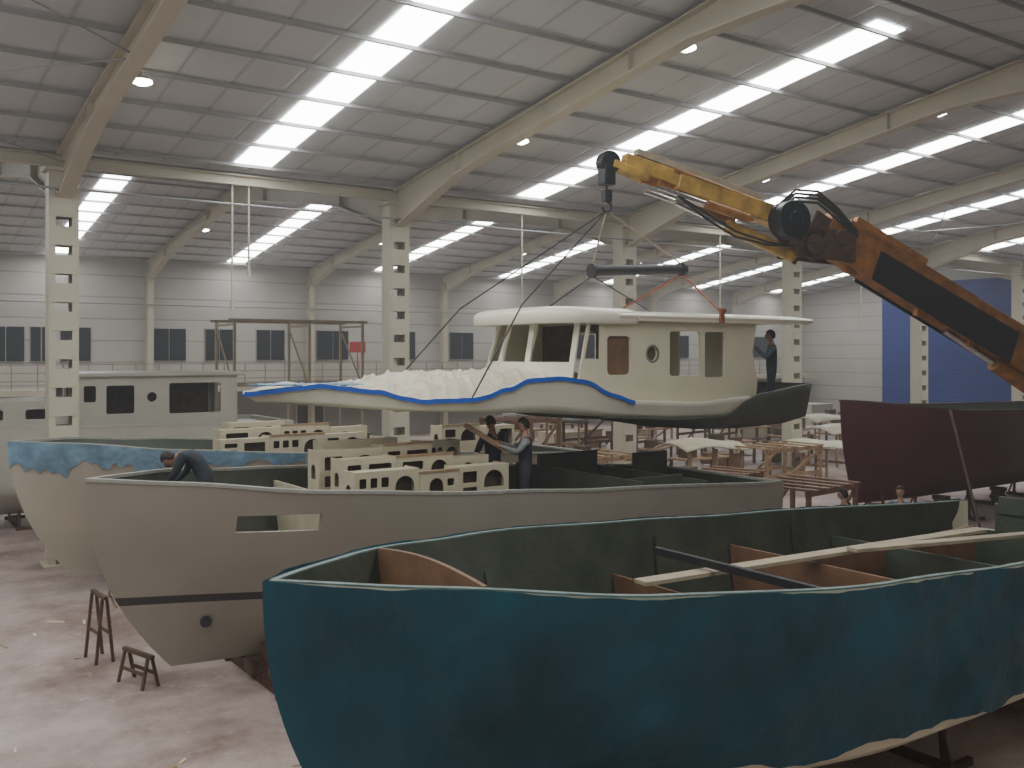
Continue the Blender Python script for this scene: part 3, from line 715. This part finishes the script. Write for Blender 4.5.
# ------------------------------------------------------------------ people
def person(label,loc,rz,pose,cols,pitch=0.0,yaw=0.0):
    J={'pel':(0,0,.95),'spi':(0,0,1.12),'che':(0,0,1.32),'nec':(0,0,1.49),'hd':(.015,0,1.60),
       'ls':(0,.19,1.42),'le':(-.02,.24,1.13),'lw':(.06,.24,.88),
       'rs':(0,-.19,1.42),'re':(-.02,-.24,1.13),'rw':(.06,-.24,.88),
       'lh':(0,.10,.90),'lk':(.03,.11,.50),'la':(-.01,.12,.09),'lt':(.17,.14,.035),
       'rh':(0,-.10,.90),'rk':(.03,-.11,.50),'ra':(-.01,-.12,.09),'rt':(.17,-.14,.035)}
    J.update(pose); J={k:V(v) for k,v in J.items()}
    R={'pel':.135,'spi':.125,'che':.15,'nec':.058,'hd':.05,'ls':.075,'le':.052,'lw':.034,'rs':.075,'re':.052,'rw':.034,
       'lh':.10,'lk':.066,'la':.045,'lt':.036,'rh':.10,'rk':.066,'ra':.045,'rt':.036}
    Ed=[('pel','spi'),('spi','che'),('che','nec'),('nec','hd'),('che','ls'),('ls','le'),('le','lw'),('che','rs'),('rs','re'),('re','rw'),
        ('pel','lh'),('lh','lk'),('lk','la'),('la','lt'),('pel','rh'),('rh','rk'),('rk','ra'),('ra','rt')]
    kind={'pel':2,'spi':1,'che':1,'nec':0,'hd':0,'ls':3,'le':3,'lw':3,'rs':3,'re':3,'rw':3,'lh':2,'lk':2,'la':2,'lt':4,'rh':2,'rk':2,'ra':2,'rt':4}
    for s,sg in(('l',1),('r',-1)):
        w=J[s+'w']; d=(w-J[s+'e']).normalized(); up=V((0,0,1)) if abs(d.z)<.8 else V((1,0,0))
        lat=d.cross(up).normalized(); nrm=lat.cross(d).normalized()*(-1 if abs(d.z)<.8 else 1)
        J[s+'p']=w+d*.06; R[s+'p']=.036; Ed.append((s+'w',s+'p')); kind[s+'p']=0
        for i,o in enumerate((-.030,-.010,.010,.030)):
            ln=(.030,.038,.036,.026)[i]
            a,b,c=s+'a%d'%i,s+'b%d'%i,s+'c%d'%i
            J[a]=w+d*.10+lat*o; J[b]=J[a]+d*ln+nrm*.008; J[c]=J[b]+d*ln*.6+nrm*.024
            R[a]=.010;R[b]=.009;R[c]=.008; Ed+=[(s+'p',a),(a,b),(b,c)]
            for q in(a,b,c): kind[q]=0
        a,b=s+'m0',s+'m1'; J[a]=w+d*.05-lat*.045; J[b]=J[a]+d*.035-lat*.012+nrm*.01; R[a]=.012;R[b]=.010
        Ed+=[(s+'p',a),(a,b)]; kind[a]=kind[b]=0
    ks=list(J); ix={k:i for i,k in enumerate(ks)}
    me=bpy.data.meshes.new('person'); me.from_pydata([J[k] for k in ks],[(ix[a],ix[b]) for a,b in Ed],[])
    o=bpy.data.objects.new('person',me); COL.objects.link(o)
    o.modifiers.new('Skin','SKIN'); o.modifiers['Skin'].use_smooth_shade=True
    for i,k in enumerate(ks):
        sv=me.skin_vertices[0].data[i]; r=R[k]; 
        sv.radius=(r,r*(.8 if k in('che','spi','pel') else 1)) ; sv.use_root=(k=='pel')
    sb=o.modifiers.new('Sub','SUBSURF'); sb.levels=1; sb.render_levels=1
    me=to_real(o)
    mats=[M_skin,cols[0],cols[1],cols[2],M_shoe]
    me.materials.clear()
    for m in mats: me.materials.append(m)
    segs=[(J[a],J[b],kind[b] if not(a=='pel' and b=='spi') else 1) for a,b in Ed if not (a=='che' and b in('ls','rs'))]
    segs+=[(J['che'],J['ls'].lerp(J['che'],.35),1),(J['che'],J['rs'].lerp(J['che'],.35),1),(J['che'],J['che'].lerp(J['nec'],.6),1)]
    for p in me.polygons:
        c=p.center; best=9;bk=0
        for a,b,k in segs:
            ab=b-a; t=max(0,min(1,(c-a).dot(ab)/max(ab.length_squared,1e-9))); dd=(a+ab*t-c).length
            if dd<best: best=dd;bk=k
        p.material_index=bk
    Rm=(Matrix.Rotation(yaw,4,'Z')@Matrix.Rotation(pitch,4,'Y'))
    hc=J['hd']+Rm.to_3x3()@V((.01,0,.06))
    bm=bmesh.new(); bm.from_mesh(me); n0=len(bm.faces)
    r=bmesh.ops.create_uvsphere(bm,u_segments=20,v_segments=14,radius=1.0)
    for v in r['verts']:
        x,y,z=v.co
        w=1-.18*max(0,-z)
        nx=x*.095*w; ny=y*.074*w; nz=z*.118
        if x>.8 and abs(y)<.25 and -.45<z<.1: nx+=.022*(1-abs(y)/.25)
        if x>.6 and .05<z<.3 and .2<abs(y)<.6: nx-=.008
        if z<-.6 and x>0: nx+=.012
        v.co=hc+Rm.to_3x3()@V((nx,ny,nz))
    def blob(c,rad,mi):
        nb=len(bm.faces)
        q=bmesh.ops.create_icosphere(bm,subdivisions=1,radius=1)
        for v in q['verts']: v.co=hc+Rm.to_3x3()@(V(c)+V([a*b for a,b in zip(v.co,rad)]))
        bm.faces.ensure_lookup_table()
        for f in bm.faces[nb:]: f.material_index=mi
    for sy in(-1,1):
        blob((.084,sy*.031,.012),(.010,.014,.008),4); blob((-.005,sy*.074,-.005),(.018,.010,.030),0)
    blob((.088,0,-.052),(.010,.022,.006),2)
    bm.to_mesh(me); bm.free()
    for p in me.polygons: p.use_smooth=True
    bm=bmesh.new(); q=bmesh.ops.create_uvsphere(bm,u_segments=20,v_segments=14,radius=1.0)
    dele=[f for f in bm.faces if (f.calc_center_median().z<.35 and f.calc_center_median().x>.15) or f.calc_center_median().z<-.35 or (f.calc_center_median().z<.2 and f.calc_center_median().x>-.15)]
    bmesh.ops.delete(bm,geom=dele,context='FACES')
    for v in bm.verts:
        v.co=hc+Rm.to_3x3()@V((v.co.x*.103-.004,v.co.y*.083,v.co.z*.128+.002))
    hm=bpy.data.meshes.new('hair'); bm.to_mesh(hm); bm.free(); hm.materials.append(M_hair)
    for p in hm.polygons: p.use_smooth=True
    ho=bpy.data.objects.new('hair',hm); COL.objects.link(ho); ho.parent=o
    so=ho.modifiers.new('s','SOLIDIFY'); so.thickness=.012
    o.location=loc; o.rotation_euler=(0,0,rz)
    tag(o,label,'person'); return o
LF=pi-.617
PB=V((9.12,12.5,1.66))
person('person in grey sweater and dark vest standing, holding out a timber',PB,LF,
  {'le':(.12,.27,1.24),'lw':(.36,.16,1.32),'re':(.12,-.27,1.24),'rw':(.40,-.10,1.36),'lk':(.05,.13,.5),'rk':(.0,-.13,.5)},(M_navy,M_jean,M_grey),pitch=.15)
def rotp(base,rz,p): return V(base)+Matrix.Rotation(rz,3,'Z')@V(p)
tag(MB().beam(rotp(PB,LF,(.28,.12,1.24)),rotp(PB,LF,(.98,.0,1.66)),.045,.08).obj('timber_batten',M_wood,bevel=.004),'short brown timber batten held in hands','timber')
person('person in dark overalls standing beside the cabinet units',(9.0,13.28,1.66),LF-.9,
  {'le':(.10,.25,1.15),'lw':(.26,.16,1.05),'re':(.10,-.25,1.15),'rw':(.26,-.16,1.05)},(M_navy,M_navy,M_navy),pitch=.45)
person('person in dark vest and blue grey sleeves standing in the cockpit',(15.78,13.0,3.18),LF-.2,
  {'le':(.14,.28,1.20),'lw':(.34,.22,1.42),'re':(.08,-.29,1.18),'rw':(.30,-.25,1.42),'lk':(.04,.14,.5)},(M_navy,M_jean,M_bluegrey))
person('person in dark jacket bending over the gunwale',(4.1,13.05,1.80),LF,
  {'pel':(-.05,0,.98),'lh':(-.05,.1,.94),'rh':(-.05,-.1,.94),'spi':(.06,0,1.18),'che':(.20,0,1.33),'nec':(.34,0,1.29),'hd':(.42,0,1.22),'ls':(.22,.20,1.30),'rs':(.22,-.20,1.30),
   'le':(.32,.27,1.05),'lw':(.46,.20,.90),'re':(.32,-.27,1.05),'rw':(.46,-.20,.90)},(M_navy,M_jean,M_navy),pitch=1.1)
person('person in brown work clothes standing on the floor',(16.4,11.7,0),pi*.6,{},(M_brown,M_jean,M_brown))
person('person in blue grey work clothes standing on the floor',(17.7,11.3,0),pi*1.1,{'le':(.14,.27,1.2),'lw':(.38,.2,1.2)},(M_bluegrey,M_jean,M_bluegrey))
# ------------------------------------------------------------------ background things
g=E('timber_gantry',(12.4,31.5,0),'tall pale timber gantry frame with cross beams','timber frame')
for x in(10.6,13.2,15.2):
    for y in(30.6,32.4): MB().box((x,y,2.8),(.08,.08,5.6)).obj('post',M_plank,g)
for y in(30.6,32.4):
    MB().box((12.9,y,5.55),(5.0,.06,.09)).obj('beam',M_plank,g)
    MB().box((12.9,y,3.4),(4.7,.05,.08)).obj('beam',M_plank,g)
for x in(10.6,13.2,15.2):
    MB().box((x,31.5,5.4),(.06,1.9,.08)).obj('cross_beam',M_plank,g)
    MB().beam((x,30.7,3.4),(x,32.3,5.2),.04,.06).obj('brace',M_plank,g)
tag(MB().box((21.9,YF-1.76,4.75),(.9,.03,.55)).box((21.9,YF-1.74,4.2),(.05,.03,1.3)).obj('red_sign',M_red),'plain red rectangular sign on the walkway railing','sign')
wb=E('workbench',(0,0,0),'cluttered wooden workbench on the workshop floor','workbench','workbenches',local=True)
MB().box((0,0,.88),(2.2,.9,.06)).obj('bench_top',M_wood,wb,bevel=.008)
for sx in(-1,1):
    for sy in(-1,1): MB().box((sx*1.0,sy*.38,.43),(.09,.09,.86)).obj('leg',M_woodd,wb)
MB().box((0,0,.3),(2.0,.76,.03)).obj('shelf',M_woodd,wb)
MB().box((-.5,.1,1.05),(.5,.4,.3)).obj('parts_box',M_woodd,wb,bevel=.01)
MB().box((.3,-.1,.98),(.4,.3,.14)).obj('parts_tray',M_ply,wb,bevel=.01)
MB().cyl((.7,.2,.91),(.7,.2,1.13),.1,.1,14).cyl((.7,.2,1.13),(.7,.2,1.15),.105,.105,14).obj('paint_tin',M_frame,wb)
pos=[(20.5,19.5,.2),(24.2,23,0),(29,23.2,.4),(34,27,0),(31,33,.1),(36,31,0),(26,36,0),(40,36,.3),(22,33,.1),(30,38,0),(44,40,0),(36.6,24.8,.2),(27,30,0),(42,30,.1),(18,35,0),(47,34,0),(33,20,.1),(28.5,18.6,-.1),(38,20,.3),(41,22.5,0),(47,26,.1),(52,30,0),(22,26,.1),(25.5,26.5,.6),(29.5,26.5,-.2)]
for i,(x,y,r) in enumerate(pos):
    if i==0: wb.location=(x,y,0); wb.rotation_euler=(0,0,r)
    else: dup(wb,(x,y,0),r)
def rack(x,y,w,d,h,rz,label,m):
    e=E('timber_rack',(x,y,0),label,'timber rack','timber racks',local=True); e.rotation_euler=(0,0,rz)
    for sx in(-1,1):
        for sy in(-1,1): MB().box((sx*w/2,sy*d/2,h/2),(.09,.09,h)).obj('post',m,e)
    for sy in(-1,1): MB().box((0,sy*d/2,h-.05),(w+.2,.06,.12)).box((0,sy*d/2,h*.45),(w,.06,.1)).beam((-w/2,sy*d/2,.1),(w/2,sy*d/2,h-.1),.05,.08).obj('rail',m,e)
    for k in range(5): MB().box((-w/2+w*k/4,0,h+.03),(.14,d+.2,.04)).obj('slat',m,e)
rack(17.6,13.7,1.9,1.6,1.55,.1,'reddish timber rack standing behind the hulls',M_ply)
rack(19.0,17.4,2.0,1.4,1.3,.2,'reddish timber rack with slatted top',M_ply)
rack(24.5,20.0,2.6,1.4,1.5,0,'timber rack with slatted top',M_wood)
rack(17.2,20.6,2.4,1.4,1.6,0,'timber rack with slatted top',M_wood)
rack(34,35,3,1.5,1.7,0,'timber rack with slatted top',M_wood)
rack(18.5,25.6,2.2,1.4,2.3,.1,'tall reddish timber rack with slatted top',M_ply)
rack(25.0,29.2,2.6,1.4,2.2,0,'tall dark timber rack with slatted top',M_woodd)
rack(31.5,29.5,2.6,1.4,2.0,.2,'tall dark timber rack with slatted top',M_woodd)
rack(45.5,22.5,2.6,1.4,2.0,.1,'tall dark timber rack with slatted top',M_woodd)
def mould(x,y,w,d,h,rz,label,m=None):
    e=E('deck_mould',(x,y,0),label,'mould','deck moulds',local=True); e.rotation_euler=(0,0,rz)
    rows=[[V((-w/2+w*i/14,-d/2+d*j/10,h+.22*math.cos(pi*(j/10-.5))+.1*math.sin(i*.35))) for j in range(11)] for i in range(15)]
    MB().grid(rows).obj('mould_shell',m or M_cream,e,solid=.04)
    for sx in(-.8,0,.8):
        for sy in(-1,1): MB().box((sx*w/2,sy*d*.4,h/2),(.07,.07,h)).obj('leg',M_wood,e)
    for sx in(-.8,0,.8): MB().box((sx*w/2,0,h*.5),(.06,d*.8,.08)).obj('rail',M_wood,e)
mould(27.5,21.0,3.6,1.6,1.2,.1,'cream curved deck moulding on a timber stand')
mould(33.5,23.6,4.0,1.8,1.3,-.1,'cream curved deck moulding on a timber stand')
mould(22.2,21.0,3.0,1.4,1.5,.05,'cream curved deck moulding on a tall timber stand',M_furn)
mould(38,28,4,1.8,1.3,0,'cream curved deck moulding on a timber stand')
mould(21.5,28.8,4,1.6,1.9,.05,'grey green curved moulding on a tall timber stand',M_oliveout)
for i,(x,y,s,m,l) in enumerate(((26,33,1.2,M_furn,'cream'),(29,35,1.0,M_wood,'pine'),(38,33,1.3,M_furn,'cream'),(23,30.8,1.0,M_wood,'pine'),(41,33,1.2,M_ply,'reddish'),(35,38,1.4,M_furn,'cream'),(36,21.0,.9,M_wood,'pine'),(45,36,1.3,M_wood,'pine'),(50,38,1.5,M_white,'white'),(30,41,1.5,M_white,'white'),(39,41,1.4,M_ply,'reddish'),(46,29,1.2,M_woodd,'dark'),(50,32.4,1.4,M_wood,'pine'),(43,25,1.1,M_woodd,'dark'),(19.5,23.5,1.1,M_woodd,'dark'),(27,24.5,.9,M_ply,'reddish'),(31.8,25.6,1.0,M_woodd,'dark'))):
    mb=MB().box((x,y,s*.45),(s*1.4,s,s*.8))
    for k in(-1,0,1): mb.box((x+k*s*.62,y-s*.5-.015,s*.45),(.1,.03,s*.8))
    mb.box((x,y-s*.5-.015,s*.8),(s*1.4,.03,.1)).box((x,y,.03),(s*1.45,s*1.05,.06))
    tag(mb.obj('storage_crate',m,bevel=.01),'%s wooden storage crate on the floor'%l,'crate','storage crates')
tag(MB().beam((22.1,11.95,0),(22.0,12.72,3.1),.05,.06).obj('timber_pole',M_woodd,bevel=.01),'thin brown timber pole leaning on the maroon hull','pole')
for i in range(60):
    x=random.uniform(-3.5,4.5); y=random.uniform(8.8,17.5)
    if x>2.3 and (10.8<y<15): x-=4
    if y<9 and x>1: continue
    l=random.uniform(.06,.32); w=random.uniform(.02,.05)
    tag(MB().box((x,y,.010),(l,w,.018),0,random.uniform(0,3.1)).obj('wood_offcut',random.choice([M_plank,M_wood,M_cream])),'small timber offcut lying on the dusty floor','wood scrap','timber offcuts')
# ------------------------------------------------------------------ world, camera
w=bpy.data.worlds.new('World'); bpy.context.scene.world=w; w.use_nodes=True
nt=w.node_tree
nt.nodes['Background'].inputs[0].default_value=(.6,.7,.8,1); nt.nodes['Background'].inputs[1].default_value=.3
vs=nt.nodes.new('ShaderNodeVolumeScatter'); vs.inputs['Color'].default_value=(.97,.98,1,1); vs.inputs['Density'].default_value=.0032; vs.inputs['Anisotropy'].default_value=.5
nt.links.new(vs.outputs[0],nt.nodes['World Output'].inputs['Volume'])
cd=bpy.data.cameras.new('Camera'); cam=bpy.data.objects.new('Camera',cd); COL.objects.link(cam)
cam.location=(0,0,4.5); cam.rotation_euler=(pi/2,0,-math.atan2(.578,.816)); cd.sensor_width=36; cd.lens=955/1024*36; cd.shift_y=-32/1024; cd.clip_end=300
bpy.context.scene.camera=cam
for o in list(bpy.data.objects):
    if '_local' in o: del o['_local']
